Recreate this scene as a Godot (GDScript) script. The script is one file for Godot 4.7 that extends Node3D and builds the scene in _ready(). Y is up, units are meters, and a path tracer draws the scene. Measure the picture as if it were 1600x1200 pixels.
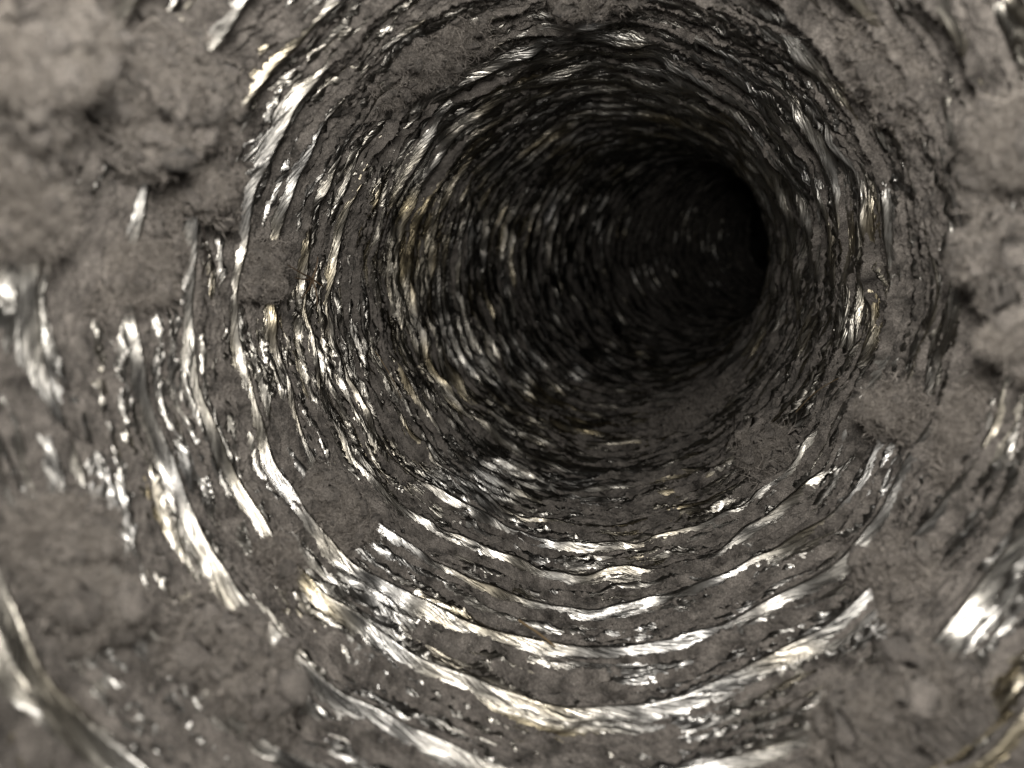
extends Node3D
# A flexible foil dryer duct seen from inside, its walls crusted with grey lint, lit by the flash beside the lens.
# Sizes in metres; duct coordinates: angle a round the wall (0 = right, 90 degrees = up) and length s along the centre line.

const FOCAL := 1164.0            # lens focal length in photograph pixels (1600 wide)
const RADIUS := 0.05
const PITCH := 0.0128            # one turn of the wire helix
const RIB_AT := 0.0915 + 0.5 * PITCH
const TABLE_STEP := 0.0005
const A0 := 1.15                 # angle where the foil strip's turns begin

var mid := PackedVector3Array()  # centre line and its cross axes, by length
var side := PackedVector3Array()
var up := PackedVector3Array()
var depth := PackedFloat32Array()
const MAP_A := 360
const MAP_S := 500
const MAP_LEN := 0.75
var cover := PackedFloat32Array()
var amber := PackedFloat32Array()
var used := {}
var foil_mat: StandardMaterial3D
var rib_mat: StandardMaterial3D
var lint_mat: StandardMaterial3D
var fibre_mat: StandardMaterial3D
var tufts: Array[ArrayMesh] = []
var n_big: FastNoiseLite
var n_fold: FastNoiseLite
var n_crush: FastNoiseLite
var n_fine: FastNoiseLite
var n_patch: FastNoiseLite
var n_fuzz: FastNoiseLite
var n_grain: FastNoiseLite
var n_mottle: FastNoiseLite
var n_puff: FastNoiseLite
var n_crease: FastNoiseLite
var fuzz_spots := PackedVector3Array()
var fuzz_normals := PackedVector3Array()


func noise(s: int, freq: float, oct: int, fractal := FastNoiseLite.FRACTAL_FBM, kind := FastNoiseLite.TYPE_SIMPLEX_SMOOTH) -> FastNoiseLite:
	var n := FastNoiseLite.new()
	n.seed = s
	n.noise_type = kind
	n.frequency = freq
	n.fractal_type = fractal if oct > 1 else FastNoiseLite.FRACTAL_NONE
	n.fractal_octaves = oct
	return n


func numbered(called: String) -> String:
	used[called] = used.get(called, -1) + 1
	return called if used[called] == 0 else "%s_%03d" % [called, used[called]]


func tag(o: Node, label: String, category: String, group := "", kind := "") -> void:
	o.set_meta("label", label)
	o.set_meta("category", category)
	if group:
		o.set_meta("group", group)
	if kind:
		o.set_meta("kind", kind)


func axis_at(d: float) -> Vector3:
	var turn_in := maxf(0.0, d - 0.42)
	return Vector3(0.003 - 0.006 * d + 0.565 * d * d + 1.5 * turn_in * turn_in * turn_in, -0.0085 + 0.167 * d + 0.0775 * d * d, -d)


func lay_centre_line() -> void:
	var d := 0.0
	while d < 0.9:
		var p := axis_at(d)
		var t := (axis_at(d + 0.0005) - axis_at(d - 0.0005))
		var speed := t.length() / 0.001
		t = t.normalized()
		var r := t.cross(Vector3.UP).normalized()
		mid.append(p)
		side.append(r)
		up.append(r.cross(t).normalized())
		depth.append(d)
		d += TABLE_STEP / speed


func wall_point(a: float, s: float, inward_mm: float) -> Vector3:
	var f := clampf(s / TABLE_STEP, 0.0, mid.size() - 2.001)
	var i := int(f)
	var k := f - i
	var rad := RADIUS - inward_mm * 0.001
	return mid[i].lerp(mid[i + 1], k) + (side[i].lerp(side[i + 1], k) * cos(a) + up[i].lerp(up[i + 1], k) * sin(a)) * rad


func duct_spot(px: float, py: float, proud := 0.0008) -> Vector3:
	# the duct's (angle, length, depth) where the photograph shows that pixel's patch of wall
	var dir := Vector3((px - 800.0) / FOCAL, (600.0 - py) / FOCAL, -1.0)
	var i := 60
	while i < mid.size() - 1:
		var d := depth[i]
		var rel := dir * d - mid[i]
		var t := side[i].cross(up[i])
		rel -= t * rel.dot(t)
		if rel.length() > RADIUS - proud:
			return Vector3(atan2(rel.dot(up[i]), rel.dot(side[i])), i * TABLE_STEP, d)
		i += 1
	return Vector3(0, 0.7, 0.7)


func paint(map: PackedFloat32Array, px: float, py: float, across_px: float, along_px: float, amount: float) -> PackedFloat32Array:
	var c := duct_spot(px, py)
	var ra := maxf(across_px * c.z / FOCAL / RADIUS, 0.03)
	var rs := maxf(along_px * c.z * c.z / (RADIUS * FOCAL), 0.0012)
	var j0 := maxi(0, int((c.y - 2.2 * rs) / MAP_LEN * MAP_S))
	var j1 := mini(MAP_S - 1, int((c.y + 2.2 * rs) / MAP_LEN * MAP_S) + 1)
	for j in range(j0, j1 + 1):
		var v := ((j + 0.5) / MAP_S * MAP_LEN - c.y) / rs
		for i in MAP_A:
			var u := angle_difference(c.x, (i + 0.5) / MAP_A * TAU) / ra
			var q := u * u + v * v
			if q < 5.0:
				map[j * MAP_A + i] += amount * exp(-q)
	return map


func read(map: PackedFloat32Array, a: float, s: float) -> float:
	var x := fposmod(a, TAU) / TAU * MAP_A - 0.5
	var y := clampf(s / MAP_LEN * MAP_S - 0.5, 0.0, MAP_S - 1.01)
	var i := floori(x)
	var j := int(y)
	var fx := x - i
	var fy := y - j
	var i0 := posmod(i, MAP_A)
	var i1 := (i0 + 1) % MAP_A
	return lerpf(lerpf(map[j * MAP_A + i0], map[j * MAP_A + i1], fx), lerpf(map[(j + 1) * MAP_A + i0], map[(j + 1) * MAP_A + i1], fx), fy)


func _ready() -> void:
	# camera: a phone lens, focused a hand's breadth into the duct
	var cam := Camera3D.new()
	cam.name = "camera"
	cam.near = 0.004
	cam.far = 20.0
	var lens := CameraAttributesPhysical.new()
	lens.frustum_focal_length = 12.0 / (600.0 / FOCAL)
	lens.frustum_near = 0.004
	lens.frustum_far = 20.0
	lens.exposure_aperture = 18.0
	lens.frustum_focus_distance = 0.145
	cam.attributes = lens
	add_child(cam)
	cam.fov = rad_to_deg(2.0 * atan(600.0 / FOCAL))
	cam.current = true
	# no sky, no sun: the inside of a duct in the dark, lit by the two LEDs of the flash beside the lens
	var env := Environment.new()
	env.background_mode = Environment.BG_COLOR
	env.background_color = Color(0.05, 0.05, 0.052).linear_to_srgb()
	env.tonemap_mode = Environment.TONE_MAPPER_LINEAR
	env.tonemap_exposure = 1.0
	env.sdfgi_enabled = true
	env.ssao_enabled = true
	env.ssil_enabled = true
	var we := WorldEnvironment.new()
	we.name = "environment"
	we.environment = env
	add_child(we)
	for p: Vector3 in [Vector3(0.0, 0.0195, 0.002), Vector3(0.005, 0.0165, 0.002)]:
		var led := SpotLight3D.new()
		led.name = numbered("flash_light")
		led.position = p
		led.rotation = Vector3(0.13, -0.1, 0)
		led.spot_angle = 80.0
		led.spot_angle_attenuation = 1.0
		led.spot_range = 3.0
		led.spot_attenuation = 2.0
		led.light_color = Color(1.0, 0.975, 0.935)
		led.light_energy = 0.0064
		led.light_size = 0.0016
		led.shadow_enabled = true
		add_child(led)

	lay_centre_line()
	make_noises()
	make_materials()
	make_tufts()
	map_cover()
	build_duct()
	build_clumps()
	build_strands()


func make_noises() -> void:
	n_big = noise(3, 0.02, 2)
	n_fold = noise(5, 0.055, 2)
	n_crush = noise(8, 0.05, 2, FastNoiseLite.FRACTAL_RIDGED)
	n_fine = noise(12, 0.1, 1, FastNoiseLite.FRACTAL_RIDGED)
	n_patch = noise(21, 0.07, 4)
	n_fuzz = noise(33, 0.9, 2)
	n_grain = noise(41, 2.6, 1)
	n_crease = noise(67, 0.1, 1)
	n_puff = noise(61, 0.28, 3)
	n_mottle = noise(47, 0.2, 4)


func noise_picture(s: int, freq: float, oct: int, fractal: int, size: int, lo := 0.0, hi := 1.0) -> NoiseTexture2D:
	var t := NoiseTexture2D.new()
	t.width = size
	t.height = size
	t.seamless = true
	t.noise = noise(s, freq, oct, fractal)
	var g := Gradient.new()
	g.set_color(0, Color(lo, lo, lo))
	g.set_color(1, Color(hi, hi, hi))
	t.color_ramp = g
	return t


func make_materials() -> void:
	foil_mat = StandardMaterial3D.new()
	foil_mat.resource_name = "crumpled foil"
	foil_mat.albedo_color = Color(0.27, 0.27, 0.268).linear_to_srgb()
	foil_mat.vertex_color_use_as_albedo = true
	foil_mat.metallic = 1.0
	foil_mat.roughness = 1.0
	foil_mat.roughness_texture = noise_picture(51, 0.02, 4, FastNoiseLite.FRACTAL_FBM, 512, 0.2, 0.46)
	foil_mat.clearcoat_enabled = true  # the clear film that the foil is laminated to
	foil_mat.clearcoat = 0.7
	foil_mat.clearcoat_roughness = 0.1
	foil_mat.heightmap_enabled = true
	foil_mat.heightmap_scale = 0.014
	foil_mat.heightmap_texture = noise_picture(52, 0.012, 4, FastNoiseLite.FRACTAL_RIDGED, 1024)
	rib_mat = foil_mat.duplicate()
	rib_mat.resource_name = "foil over wire"
	rib_mat.heightmap_scale = 0.008
	lint_mat = StandardMaterial3D.new()
	lint_mat.resource_name = "grey lint"
	lint_mat.vertex_color_use_as_albedo = true
	lint_mat.roughness = 1.0
	lint_mat.metallic_specular = 0.15
	lint_mat.rim_enabled = true
	lint_mat.rim = 0.25
	lint_mat.rim_tint = 0.6
	lint_mat.heightmap_enabled = true
	lint_mat.heightmap_scale = 0.035
	lint_mat.uv1_triplanar = true
	lint_mat.uv1_world_triplanar = true
	lint_mat.uv1_scale = Vector3.ONE * 52.0
	lint_mat.albedo_texture = noise_picture(54, 0.07, 3, FastNoiseLite.FRACTAL_FBM, 1024, 0.3, 1.0)
	lint_mat.heightmap_texture = noise_picture(53, 0.06, 4, FastNoiseLite.FRACTAL_FBM, 1024)
	fibre_mat = StandardMaterial3D.new()
	fibre_mat.resource_name = "lint fibre"
	fibre_mat.vertex_color_use_as_albedo = true
	fibre_mat.roughness = 0.7
	fibre_mat.metallic_specular = 0.3


func make_tufts() -> void:
	var rng := RandomNumberGenerator.new()
	rng.seed = 77
	for k in 5:
		var v := PackedVector3Array()
		var n := PackedVector3Array()
		var ix := PackedInt32Array()
		for h in 8:
			var p := Vector3(rng.randf_range(-0.5, 0.5), rng.randf_range(-0.1, 0.08), rng.randf_range(-0.5, 0.5))
			var dir := Vector3(rng.randfn(), rng.randfn() * 0.5 + 0.35, rng.randfn()).normalized()
			var bend := Vector3(rng.randfn(), rng.randfn() * 0.4 - 0.15, rng.randfn()) * 0.45
			var wide := rng.randf_range(0.014, 0.028)
			var len := rng.randf_range(0.5, 1.5)
			var across := dir.cross(Vector3(rng.randfn(), rng.randfn(), rng.randfn())).normalized()
			var nn := across.cross(dir).normalized()
			for g in 4:
				var w := wide * (1.0 - 0.2 * g)
				v.append(p + across * w)
				v.append(p - across * w)
				n.append((nn + across * 0.6).normalized())
				n.append((nn - across * 0.6).normalized())
				if g < 3:
					var b := v.size() - 2
					ix.append_array(PackedInt32Array([b, b + 1, b + 2, b + 1, b + 3, b + 2]))
				p += dir * len / 3.0
				dir = (dir + bend).normalized()
		tufts.append(mesh_of(v, n, PackedVector2Array(), PackedColorArray(), ix))


func mesh_of(v: PackedVector3Array, n: PackedVector3Array, uv: PackedVector2Array, c: PackedColorArray, ix: PackedInt32Array) -> ArrayMesh:
	var arr := []
	arr.resize(Mesh.ARRAY_MAX)
	arr[Mesh.ARRAY_VERTEX] = v
	arr[Mesh.ARRAY_NORMAL] = n
	if uv.size():
		arr[Mesh.ARRAY_TEX_UV] = uv
	if c.size():
		arr[Mesh.ARRAY_COLOR] = c
	arr[Mesh.ARRAY_INDEX] = ix
	var m := ArrayMesh.new()
	m.add_surface_from_arrays(Mesh.PRIMITIVE_TRIANGLES, arr)
	return m


func put(called: String, m: Mesh, mat: Material, parent: Node) -> MeshInstance3D:
	var o := MeshInstance3D.new()
	o.name = called
	o.mesh = m
	o.material_override = mat
	parent.add_child(o, true)
	return o


func map_cover() -> void:
	cover.resize(MAP_A * MAP_S)
	amber.resize(MAP_A * MAP_S)
	# where lint lies thick (+) and where the foil shows (-): pixel of the photograph, extent round and along the duct, amount
	for q: Array in [
		[80, 120, 260, 130, 1.0], [250, 150, 200, 120, 1.0], [230, 400, 150, 90, 0.8], [60, 350, 120, 60, 0.7], [400, 420, 80, 40, 0.8],
		[700, 120, 170, 50, 0.9], [560, 330, 110, 50, 0.6], [540, 480, 60, 40, 0.3], [1340, 160, 140, 60, 0.9], [1200, 30, 110, 40, 0.5], [1000, 10, 130, 35, 0.8],
		[1430, 180, 90, 30, 0.6], [1520, 380, 150, 90, 1.0], [1240, 390, 110, 40, 0.4], [1070, 640, 120, 60, 1.6], [930, 650, 60, 25, 0.3], [1000, 790, 130, 30, 0.6],
		[880, 820, 70, 25, 0.4], [500, 830, 120, 60, 0.8], [390, 920, 70, 40, 0.7], [980, 960, 170, 30, 0.6], [1180, 970, 110, 40, 0.6], [1400, 900, 100, 50, 0.9],
		[1470, 650, 140, 25, 1.0], [1340, 640, 70, 30, 0.7], [350, 720, 80, 30, 0.5], [210, 640, 90, 30, 0.6], [60, 650, 130, 60, 0.7], [80, 900, 140, 70, 0.9], [310, 1100, 190, 70, 1.0],
		[1400, 1130, 160, 70, 1.0], [1100, 870, 110, 25, 0.5], [1580, 330, 120, 60, 0.6], [820, 890, 120, 25, 0.4], [640, 870, 90, 30, 0.4], [1550, 900, 50, 30, 0.3],
		[1150, 130, 90, 40, 0.5], [600, 600, 60, 30, 0.3], [880, 40, 60, 30, 0.5],
		[475, 430, 100, 15, -1.0], [440, 245, 110, 18, -0.9], [325, 420, 100, 15, -0.8], [410, 570, 100, 22, -0.8], [700, 560, 230, 100, -0.6], [850, 330, 200, 80, -0.45], [830, 690, 230, 60, -0.5],
		[1320, 420, 160, 22, -0.6], [1290, 500, 90, 18, -0.5], [1350, 520, 90, 18, -0.7], [1440, 540, 60, 18, -0.6], [940, 160, 260, 40, -0.45], [1430, 110, 150, 14, -1.2],
		[1500, 90, 170, 14, -1.2], [1570, 60, 150, 22, -1.4], [1565, 850, 130, 30, -1.6], [1570, 690, 90, 18, -0.7], [1520, 1000, 110, 22, -1.5], [1560, 1070, 120, 26, -1.6],
		[265, 640, 110, 16, -1.0], [320, 760, 100, 16, -1.0], [430, 900, 100, 18, -1.0], [550, 1000, 110, 22, -1.2], [700, 1085, 120, 20, -1.2], [880, 1130, 140, 18, -1.2], [1080, 1110, 130, 16, -1.1], [1250, 1050, 100, 16, -1.0],
		[140, 480, 140, 20, -0.7], [155, 620, 110, 20, -0.9], [200, 800, 110, 22, -1.3], [270, 890, 90, 20, -1.0], [340, 990, 90, 18, -0.9], [560, 1140, 110, 22, -1.1], [720, 1165, 110, 20, -0.9], [900, 1170, 120, 18, -0.9], [1160, 1165, 120, 20, -1.0],
		[900, 1040, 160, 12, -1.0], [1010, 985, 110, 10, -0.8], [900, 905, 180, 11, -0.9], [1130, 858, 110, 12, -0.9], [1420, 830, 80, 13, -0.9], [1300, 930, 70, 11, -0.6], [760, 800, 130, 30, -0.6], [620, 760, 120, 26, -0.5],
		[510, 640, 120, 25, -0.6], [215, 960, 70, 22, -0.8], [75, 800, 80, 30, -1.0], [8, 420, 90, 16, -0.9], [12, 520, 80, 16, -0.9], [100, 600, 90, 20, -0.6], [60, 1080, 150, 12, -0.2], [200, 1180, 120, 10, -0.2], [430, 70, 60, 30, -0.8], [560, 30, 60, 20, -0.8],
		[250, 560, 60, 18, -0.7], [390, 590, 70, 14, -0.8], [1060, 50, 90, 10, -0.9], [600, 960, 90, 14, -0.7], [1270, 700, 90, 18, -0.5], [900, 740, 200, 20, -0.5]]:
		cover = paint(cover, q[0], q[1], q[2], q[3], q[4] * (0.45 if q[4] > 0.0 else 0.6))
	# yellowed film on the foil
	for q: Array in [[190, 800, 80, 20, 1.0], [310, 455, 60, 14, 0.9], [670, 985, 100, 12, 0.8], [1560, 1075, 90, 20, 1.0], [1530, 130, 120, 16, 0.6], [420, 100, 60, 18, 0.7], [420, 1010, 90, 18, 0.5],
		[120, 600, 60, 20, 0.6], [1330, 500, 120, 20, 0.5], [960, 680, 180, 30, 0.6], [640, 420, 150, 40, 0.4], [1000, 830, 180, 20, 0.4]]:
		amber = paint(amber, q[0], q[1], q[2], q[3], q[4])


func build_duct() -> void:
	var duct := Node3D.new()
	duct.name = "foil_duct"
	add_child(duct)
	tag(duct, "crumpled silver foil duct with coiled wire ridges, curving away into darkness", "duct")
	var lv := PackedVector3Array()
	var ln := PackedVector3Array()
	var lu := PackedVector2Array()
	var lc := PackedColorArray()
	var li := PackedInt32Array()
	var rng := RandomNumberGenerator.new()
	rng.seed = 5
	var first := -int(RIB_AT / PITCH) + 2
	for turn in range(first, first + 56):
		var w0 := RIB_AT + turn * PITCH
		# finer where the lens is close
		var cols := 360
		var steps := 16
		var rib_steps := 4
		if w0 > 0.05 and w0 < 0.165:
			cols = 720
			steps = 44
			rib_steps = 8
		elif w0 >= 0.165 and w0 < 0.31:
			cols = 560
			steps = 27
			rib_steps = 5
		elif w0 > 0.5:
			cols = 260
			steps = 11
		var fr := PackedFloat32Array()
		fr.append(-0.1)
		for i in rib_steps + 1:
			fr.append(-0.065 + 0.13 * i / rib_steps)
		for i in range(1, steps + 1):
			fr.append(0.065 + 0.87 * i / steps)
		fr.append(0.97)
		var rows := fr.size()
		var base_lint := 0.52 - 0.36 * smoothstep(0.12, 0.26, w0) + 0.3 * smoothstep(0.42, 0.48, w0)
		var slack := 1.0 - 0.45 * smoothstep(0.14, 0.3, w0) - 0.5 * smoothstep(0.38, 0.46, w0)
		var wide := cols + 3
		var pos := PackedVector3Array()
		pos.resize(rows * wide)
		var low := PackedVector3Array()
		low.resize(rows * wide)
		var thick := PackedFloat32Array()
		thick.resize(rows * wide)
		var uvs := PackedVector2Array()
		uvs.resize(rows * wide)
		var tint := PackedColorArray()
		tint.resize(rows * wide)
		var soil := PackedColorArray()
		soil.resize(rows * wide)
		for j in rows:
			var f := fr[j]
			var w := w0 + f * PITCH
			var u := minf(absf(f), absf(1.0 - f)) * PITCH * 1000.0
			var polish := lerpf(1.7, 0.35, smoothstep(0.1, 0.16, w0))
			var chaos := smoothstep(0.09, 0.15, w0)
			var fc := fposmod(f, 1.0)
			var rib0 := exp(-u * u / 0.45)
			var pleat := -2.5 * pow(sin(PI * fc), 0.75)
			var shed := exp(-u * u / 0.55)
			var loose := 1.0 - 0.92 * exp(-u * u / lerpf(1.8, 0.8, chaos))
			for i in wide:
				var a := A0 + (i - 1.0) / cols * TAU
				var ca := cos(a)
				var sa := sin(a)
				var x := ca * 50.0
				var y := sa * 50.0
				var s0 := w - PITCH * (a - A0) / TAU
				var sway := n_big.get_noise_3d(x, y, s0 * 1000.0)
				var s := s0 + 0.0026 * sway + 0.0012 * n_fold.get_noise_3d(x + 500.0, y, s0 * 400.0)
				var z := s0 * 1000.0
				var slant := (a - A0) * 50.0
				var fold := n_fold.get_noise_3d(x * 0.5, y * 0.5, z * 4.2 + slant * 0.4)
				var ridge := 1.0 - absf(fold) * 3.0
				ridge = pow(ridge, 4.0) if ridge > 0.0 else 0.0
				var rib := rib0 * lerpf(1.0 + 0.25 * fold, clampf(0.65 + 2.2 * n_fold.get_noise_3d(y + 300.0, x, z * 0.8), 0.05, 1.25), chaos)
				var crush := n_crush.get_noise_3d(x * 0.36, y * 0.36, z * 6.0 + slant * 0.7 + fold * 5.0)
				var fine := absf(n_fine.get_noise_3d(x * 0.28, y * 0.28, z * 6.5 - slant * 0.6 + fold * 5.0)) * 2.0
				var crease := n_crease.get_noise_3d(x * 0.26, y * 0.26, z * 11.0 + slant * 0.9 + fold * 8.0) * (1.0 - chaos * 0.4)
				var smooth := 1.15 * rib + pleat * (0.72 + 0.95 * n_big.get_noise_3d(y + 90.0, x, z)) + 0.9 * sway + 0.9 * n_fold.get_noise_3d(x - 200.0, y, z * 0.6)
				var h := smooth + loose * slack * (1.35 * ridge + 0.5 * crush - 0.32 * fine) + (0.3 + 0.7 * loose) * 0.14 * crease
				var at := j * wide + i
				pos[at] = wall_point(a, s, h)
				var bias := minf(read(cover, a, s), 0.75)
				var patch := n_patch.get_noise_3d(x * 0.7 + 30.0, y * 0.7, z * 1.6)
				var fuzz := n_fuzz.get_noise_3d(x, y, z)
				var grain := n_grain.get_noise_3d(x, y, z)
				var t := base_lint - 0.3 * chaos * maxf(0.0, sa + 0.35 * ca) + 0.7 * bias + 1.0 * patch + 1.2 * n_mottle.get_noise_3d(x * 0.26, y * 0.26, z * 4.2 + slant * 0.3 + fold * 3.0) - (0.55 + polish * maxf(0.0, -0.6 * ca - 0.8 * sa + 0.4)) * shed + 0.18 * fuzz
				if t > 0.0:
					t = 1.5 * t / (1.0 + 0.5 * t) * (1.0 + 0.6 * n_puff.get_noise_3d(x, y, z * 1.2))
				thick[at] = t
				var hl := smooth + loose * slack * (0.55 * ridge + 0.12 * crush - 0.12 - 0.24 * fine) + (0.3 + 0.7 * loose) * 0.1 * crease + t + (0.2 * fuzz + 0.2 * grain) * clampf(0.25 + t * 1.5, 0.15, 1.0)
				low[at] = wall_point(a, s, hl)
				uvs[at] = Vector2((a - A0) / TAU * 3.0, s0 / 0.0056 + (a - A0) * 1.3)
				var am := clampf((0.9 * read(amber, a, s) + 0.22 + 0.4 * n_big.get_noise_3d(z, x * 2.0, y * 2.0)) * (0.6 + 1.4 * absf(fold) * 2.0), 0.0, 1.0)
				tint[at] = Color(1.0, 1.0 - 0.13 * am, 1.0 - 0.4 * am)
				var g := 0.46 * clampf(1.0 + 1.1 * n_patch.get_noise_3d(x * 3.5, y * 3.5, z * 3.5 + 200.0) + 0.5 * grain + 0.25 * patch, 0.2, 1.8)
				soil[at] = Color(g, g * 0.922, g * 0.86)
		var nf := normals_of(pos, rows, wide)
		var nl := normals_of(low, rows, wide)
		put("wire_rib", strip(pos, nf, uvs, tint, 1, 1 + rib_steps, wide), rib_mat, duct)
		put("foil_band", strip(pos, nf, uvs, tint, 1 + rib_steps, rows - 2, wide), foil_mat, duct)
		# the film of lint on this turn, where there is any
		var remap := PackedInt32Array()
		remap.resize(rows * wide)
		remap.fill(-1)
		for j in range(1, rows - 2):
			for i in range(1, wide - 2):
				var q := j * wide + i
				if w0 < 0.25 and w0 > 0.05 and thick[q] < 0.0 and rng.randf() < 0.02:
					fuzz_spots.append(pos[q])
					fuzz_normals.append(nf[q])
				if maxf(maxf(thick[q], thick[q + 1]), maxf(thick[q + wide], thick[q + wide + 1])) < -0.06:
					continue
				for k: int in [q, q + 1, q + wide, q + wide + 1]:
					if remap[k] < 0:
						remap[k] = lv.size()
						lv.append(low[k])
						ln.append(nl[k])
						lu.append(uvs[k])
						lc.append(soil[k])
				var b := remap[q]
				var c := remap[q + 1]
				var e := remap[q + wide]
				var g := remap[q + wide + 1]
				li.append(b)
				li.append(c)
				li.append(e)
				li.append(c)
				li.append(g)
				li.append(e)
				if w0 < 0.3 and w0 > 0.04 and rng.randf() < (0.14 if w0 < 0.165 else 0.1):
					fuzz_spots.append(low[q])
					fuzz_normals.append(nl[q])
	# the far end, round the bend, is shut by its flap
	var last := first + 55
	var hub := int((RIB_AT + last * PITCH - PITCH) / TABLE_STEP)
	var flap := CylinderMesh.new()
	flap.top_radius = RADIUS + 0.004
	flap.bottom_radius = RADIUS + 0.004
	flap.height = 0.001
	var shut := put("end_flap", flap, foil_mat, duct)
	shut.transform = Transform3D(Basis(side[hub], side[hub].cross(up[hub]), up[hub]).orthonormalized(), mid[hub])
	var film := put("lint_film", mesh_of(lv, ln, lu, lc, li), lint_mat, self)
	tag(film, "thin patchy felt of grey brown lint clinging all over the foil wall", "lint", "", "stuff")
	var hairs := scatter("lint_fibres", fuzz_spots, fuzz_normals, 0.0008, self, 91)
	tag(hairs, "fine short grey fibres standing off the lint felt on the duct wall", "fibres", "", "stuff")


func scatter(called: String, spots: PackedVector3Array, normals: PackedVector3Array, size: float, parent: Node, s: int) -> Node3D:
	var rng := RandomNumberGenerator.new()
	rng.seed = s
	var mm := MultiMesh.new()
	mm.transform_format = MultiMesh.TRANSFORM_3D
	mm.use_colors = true
	mm.mesh = tufts[s % tufts.size()]
	mm.instance_count = spots.size()
	for i in spots.size():
		var y := normals[i]
		var x := y.cross(Vector3(rng.randfn(), rng.randfn(), rng.randfn())).normalized()
		var k := size * rng.randf_range(0.6, 1.4)
		var g := 0.46 * rng.randf_range(0.45, 1.25)
		mm.set_instance_color(i, Color(g, g * 0.918, g * 0.845))
		mm.set_instance_transform(i, Transform3D(Basis(x * k, y * k, x.cross(y) * k), spots[i]))
	var o := MultiMeshInstance3D.new()
	o.name = called
	o.multimesh = mm
	o.material_override = fibre_mat
	o.set_meta("kind", "stuff")
	parent.add_child(o, true)
	return o


func normals_of(p: PackedVector3Array, rows: int, wide: int) -> PackedVector3Array:
	var n := PackedVector3Array()
	n.resize(rows * wide)
	for j in range(1, rows - 1):
		for i in range(1, wide - 1):
			var q := j * wide + i
			n[q] = (p[q + wide] - p[q - wide]).cross(p[q + 1] - p[q - 1]).normalized()
	return n


func strip(p: PackedVector3Array, n: PackedVector3Array, uv: PackedVector2Array, c: PackedColorArray, j0: int, j1: int, wide: int) -> ArrayMesh:
	var ix := PackedInt32Array()
	for j in j1 - j0:
		for i in range(1, wide - 2):
			var q := j * wide + i
			ix.append(q)
			ix.append(q + 1)
			ix.append(q + wide)
			ix.append(q + 1)
			ix.append(q + wide + 1)
			ix.append(q + wide)
	var a := j0 * wide
	var b := (j1 + 1) * wide
	return mesh_of(p.slice(a, b), n.slice(a, b), uv.slice(a, b), c.slice(a, b), ix)


func build_clumps() -> void:
	# pixel, half extent round and along the duct in pixels, height in mm, lumpiness, label
	var k := 0
	for q: Array in [
		[300, 180, 130, 100, 5.5, 1.0, "large fluffy grey lint wad with ragged dark edge, upper left on the wall"],
		[90, 90, 170, 110, 5.0, 1.0, "blurred lint mass filling the top left corner"],
		[320, 290, 60, 50, 3.6, 0.9, "round lint lobe hanging below the large upper left wad"],
		[215, 420, 90, 70, 2.6, 0.8, "broad flat lint pad left of the bright vertical foil glint"],
		[400, 420, 60, 40, 3.0, 0.8, "brown lint pad beside the small dried sprig"],
		[50, 330, 110, 60, 3.2, 0.8, "out of focus lint pad at the left edge"],
		[60, 930, 150, 80, 4.5, 1.0, "blurred lint heap at the lower left edge"],
		[330, 1110, 170, 70, 5.0, 1.0, "big soft lint heap at the bottom left over the foil ridge"],
		[1530, 235, 75, 50, 4.5, 1.2, "feathery lint tuft at the upper right edge"],
		[1490, 290, 38, 33, 5.0, 1.2, "small round lint ball under the feathery upper right tuft"],
		[1540, 410, 100, 75, 6.5, 1.2, "largest shaggy lint wad on the right wall"],
		[1580, 520, 48, 40, 5.5, 1.1, "lint knob below the shaggy right wall wad"],
		[1370, 630, 50, 34, 6.5, 0.7, "stubby lint plug sticking out of the lower right wall"],
		[1190, 700, 50, 40, 5.5, 1.3, "dark stringy lint knot on the duct floor beyond the stubby plug"],
		[1080, 640, 90, 45, 2.6, 0.7, "smooth lint drift deep on the duct floor"],
		[930, 25, 70, 28, 3.0, 1.3, "ragged lint flap drooping from the top of the duct"],
		[690, 110, 130, 38, 1.8, 0.8, "long thin lint sheet peeling along the upper left wall"],
		[1340, 150, 110, 50, 1.8, 0.8, "thin felted lint sheet on the upper right wall"],
		[1480, 650, 120, 22, 2.2, 0.6, "long lint roll lying along a wire ridge on the right"],
		[1400, 890, 80, 40, 2.6, 0.9, "lint pad on the lower right wall between bright foil creases"],
		[1400, 1140, 160, 60, 4.8, 1.0, "dark blurred lint heap at the bottom right"],
		[500, 830, 90, 38, 2.4, 1.1, "rough dark lint patch crossing the ridges, lower left of centre"],
		[400, 915, 50, 26, 2.2, 1.1, "small brown lint wisp draped over the bright lower left ridge"]]:
		clump(q, 200 + k * 7)
		k += 1


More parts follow.
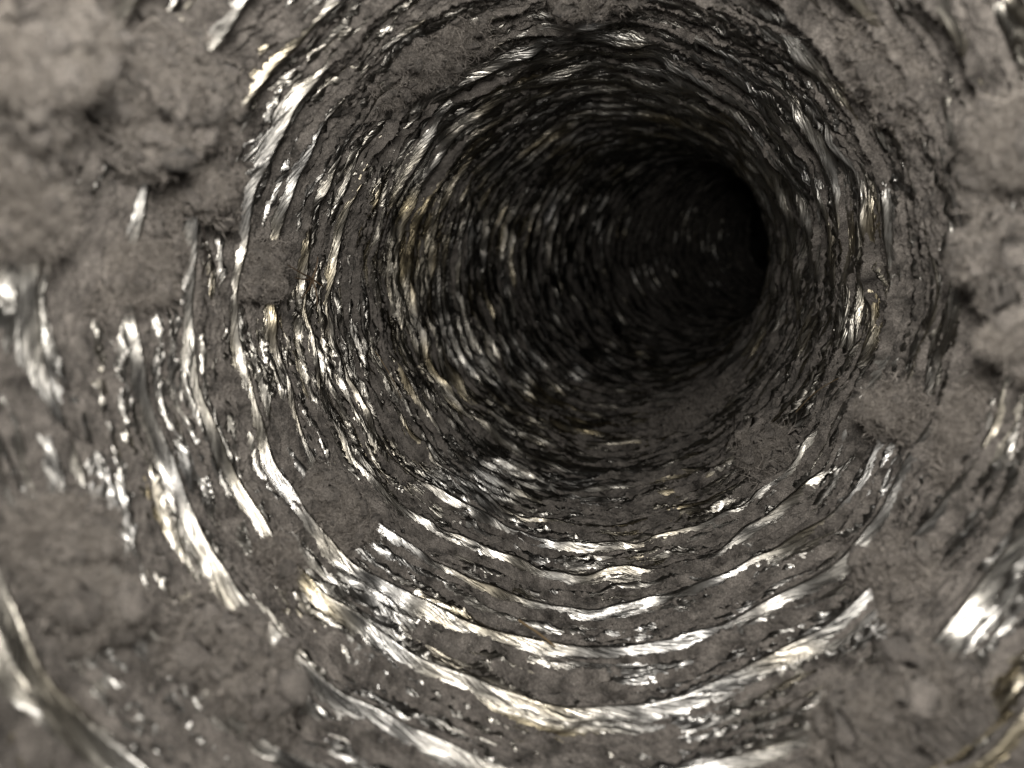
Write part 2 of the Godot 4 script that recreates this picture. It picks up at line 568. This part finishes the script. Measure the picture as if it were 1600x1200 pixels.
func clump(q: Array, s: int) -> void:
	var top: float = q[4] * 1.35
	var rough: float = q[5]
	var c := duct_spot(q[0], q[1], top * 0.0005)
	var ra: float = 0.78 * q[2] * c.z / FOCAL / RADIUS
	var rs: float = minf(0.78 * q[3] * c.z * c.z / (RADIUS * FOCAL), ra * RADIUS * 0.9 + 0.002)
	var n := 135 if q[2] > 80 or top > 6.0 else 105
	var base := wall_point(c.x, c.y, -0.5)
	var edge := noise(s, 0.16, 4)
	var puff := noise(s + 1, 0.15, 5)
	var push := noise(s + 2, 0.26, 5)
	var lump := noise(s + 3, 0.3, 5)
	var wide := n + 3
	var pos := PackedVector3Array()
	pos.resize(wide * wide)
	var col := PackedColorArray()
	col.resize(wide * wide)
	var uv := PackedVector2Array()
	uv.resize(wide * wide)
	var over := PackedFloat32Array()
	over.resize(wide * wide)
	for j in wide:
		var v := ((j - 1.0) / n * 2.0 - 1.0) * 1.35
		for i in wide:
			var u := ((i - 1.0) / n * 2.0 - 1.0) * 1.35
			var a := c.x + u * ra
			var l := c.y + v * rs
			var x := cos(a) * 50.0
			var y := sin(a) * 50.0
			var z := l * 1000.0
			var r := sqrt(u * u + v * v) * (1.0 + clampf(1.3 * edge.get_noise_3d(x, y, z), -0.35, 0.8)) + 0.16 * n_fuzz.get_noise_3d(x, y, z)
			var bill := 0.4 + clampf(puff.get_noise_3d(x, y, z) * 1.3, -0.5, 0.5)
			var body := 1.0 - r * r - 2.0 * smoothstep(1.0, 1.33, maxf(absf(u), absf(v)))
			var h := -2.5
			if body > 0.0:
				h = top * pow(body, 0.52) * (0.62 + 0.5 * bill * rough) - 1.6 * (1.0 - body)
			var at := j * wide + i
			pos[at] = wall_point(a, l, h - 0.3)
			over[at] = body
			uv[at] = Vector2(a * RADIUS / 0.02, l / 0.02)
	# crevices, pills and grain grow out along the surface itself
	var flat := normals_of(pos, wide, wide)
	for at in wide * wide:
		var p := pos[at] * 1000.0
		var fuzz := n_fuzz.get_noise_3dv(p)
		var grain := n_grain.get_noise_3dv(p)
		var tear := push.get_noise_3dv(p)
		var grow := rough * (2.5 * clampf(lump.get_noise_3dv(p), -0.6, 0.45) - 1.5 * smoothstep(0.02, 0.45, tear)) + 0.6 * fuzz + 0.36 * grain
		pos[at] += flat[at] * 0.001 * grow * clampf(over[at] * 4.0 + 0.3, 0.0, 1.0) - base
		var g := 0.52 * clampf(1.0 + 0.5 * edge.get_noise_3dv(p * 1.5) + 0.3 * grain + 0.25 * fuzz, 0.35, 1.6)
		col[at] = Color(g, g * 0.922, g * 0.86)
	var nn := normals_of(pos, wide, wide)
	var ix := PackedInt32Array()
	var rng := RandomNumberGenerator.new()
	rng.seed = s
	var spots := PackedVector3Array()
	var sn := PackedVector3Array()
	var rim_spots := PackedVector3Array()
	var rim_normals := PackedVector3Array()
	for j in range(1, wide - 2):
		for i in range(1, wide - 2):
			var at := j * wide + i
			if maxf(over[at], over[at + wide + 1]) <= -0.02:
				continue
			for t: int in [at, at + 1, at + wide, at + 1, at + wide + 1, at + wide]:
				ix.append(t)
			if over[at] > 0.02 and rng.randf() < 0.55:
				spots.append(pos[at])
				sn.append(nn[at])
			elif over[at] > -0.02 and over[at] < 0.5 and rng.randf() < 0.35:
				rim_spots.append(pos[at])
				rim_normals.append(nn[at])
	var o := Node3D.new()
	o.name = numbered("lint_clump")
	o.position = base
	add_child(o)
	tag(o, q[6], "lint clump", "lint clumps stuck to the duct wall")
	put("matted_body", mesh_of(pos, nn, uv, col, ix), lint_mat, o)
	scatter("fuzz", spots, sn, 0.0009, o, s + 3)
	scatter("fringe", rim_spots, rim_normals, 0.0017, o, s + 4)


func rod(path: PackedVector3Array, thick0: float, thick1: float) -> ArrayMesh:
	var v := PackedVector3Array()
	var n := PackedVector3Array()
	var ix := PackedInt32Array()
	var m := path.size()
	for i in m:
		var t := (path[mini(i + 1, m - 1)] - path[maxi(i - 1, 0)]).normalized()
		var x := t.cross(Vector3(0.3, 0.9, 0.2)).normalized()
		var y := t.cross(x)
		var r := lerpf(thick0, thick1, float(i) / (m - 1))
		for k in 6:
			var d := x * cos(k * TAU / 6) + y * sin(k * TAU / 6)
			v.append(path[i] + d * r)
			n.append(d)
			if i < m - 1:
				var b := i * 6
				var e := (k + 1) % 6
				ix.append_array(PackedInt32Array([b + k, b + 6 + k, b + e, b + e, b + 6 + k, b + 6 + e]))
	return mesh_of(v, n, PackedVector2Array(), PackedColorArray(), ix)


func curve_between(a: Vector2, b: Vector2, lift0: float, lift1: float, bow: float, origin: Vector3) -> PackedVector3Array:
	# a thread lying along the wall from one spot to another; lifts and bow in mm
	var p0 := duct_spot(a.x, a.y, 0.0008 + lift0 * 0.001)
	var p1 := duct_spot(b.x, b.y, 0.0008 + lift1 * 0.001)
	var out := PackedVector3Array()
	for i in 13:
		var k := i / 12.0
		var ang := p0.x + angle_difference(p0.x, p1.x) * k
		var w := sin(k * PI) * bow
		out.append(wall_point(ang + w * 0.006, lerpf(p0.y, p1.y, k) + w * 0.0003, 0.8 + lerpf(lift0, lift1, k) + 0.4 * absf(w)) - origin)
	return out


func build_strands() -> void:
	var brown := StandardMaterial3D.new()
	brown.resource_name = "dry stem"
	brown.albedo_color = Color(0.16, 0.11, 0.07).linear_to_srgb()
	brown.roughness = 0.6
	var straw := brown.duplicate()
	straw.albedo_color = Color(0.30, 0.22, 0.13).linear_to_srgb()
	var dark := brown.duplicate()
	dark.albedo_color = Color(0.04, 0.032, 0.028).linear_to_srgb()
	dark.roughness = 0.35
	# a dried sprig whose stems spread from one point
	var hub := Vector2(466, 438)
	var c := duct_spot(hub.x, hub.y)
	var o := Node3D.new()
	o.name = "dried_sprig"
	o.position = wall_point(c.x, c.y, 1.0)
	add_child(o)
	tag(o, "tiny dried brown sprig with spreading stems lying against the bright foil crease", "dried sprig")
	for q: Array in [[430, 415, 0.9], [438, 436, 0.7], [478, 402, 0.5], [447, 470, 0.6], [470, 482, 0.8], [484, 452, 0.4]]:
		put("stem", rod(curve_between(hub, Vector2(q[0], q[1]), 1.2, 1.8, q[2], o.position), 0.00022, 0.00008), brown, o)
	for q: Array in [
		["hair", 300, 350, 291, 432, 1.0, "dark hair lying over the foil below the upper left lint wad", dark, 0.00008],
		["straw", 800, 1022, 862, 1066, 0.4, "short pale straw lying across the foil at the duct bottom", straw, 0.00022],
		["thread", 1148, 640, 1150, 712, 1.2, "thin dark thread hanging in front of the stringy lint knot", dark, 0.00012],
		["hair", 1010, 905, 1075, 880, 1.6, "curved dark hair on the lint of the duct floor", dark, 0.00006],
		["thread", 560, 560, 600, 640, 1.4, "pale curved thread on the foil rings left of centre", straw, 0.00009],
		["thread", 1240, 640, 1300, 585, 1.5, "pale thread reaching from the stubby lint plug to the foil rings", straw, 0.00009]]:
		var a := Vector2(q[1], q[2])
		var spot := duct_spot(a.x, a.y)
		var at := wall_point(spot.x, spot.y, 1.0)
		var m := MeshInstance3D.new()
		m.name = numbered(q[0])
		m.mesh = rod(curve_between(a, Vector2(q[3], q[4]), 1.4, 1.4, q[5], at), q[8], q[8] * 0.7)
		m.material_override = q[7]
		m.position = at
		add_child(m)
		tag(m, q[6], q[0])
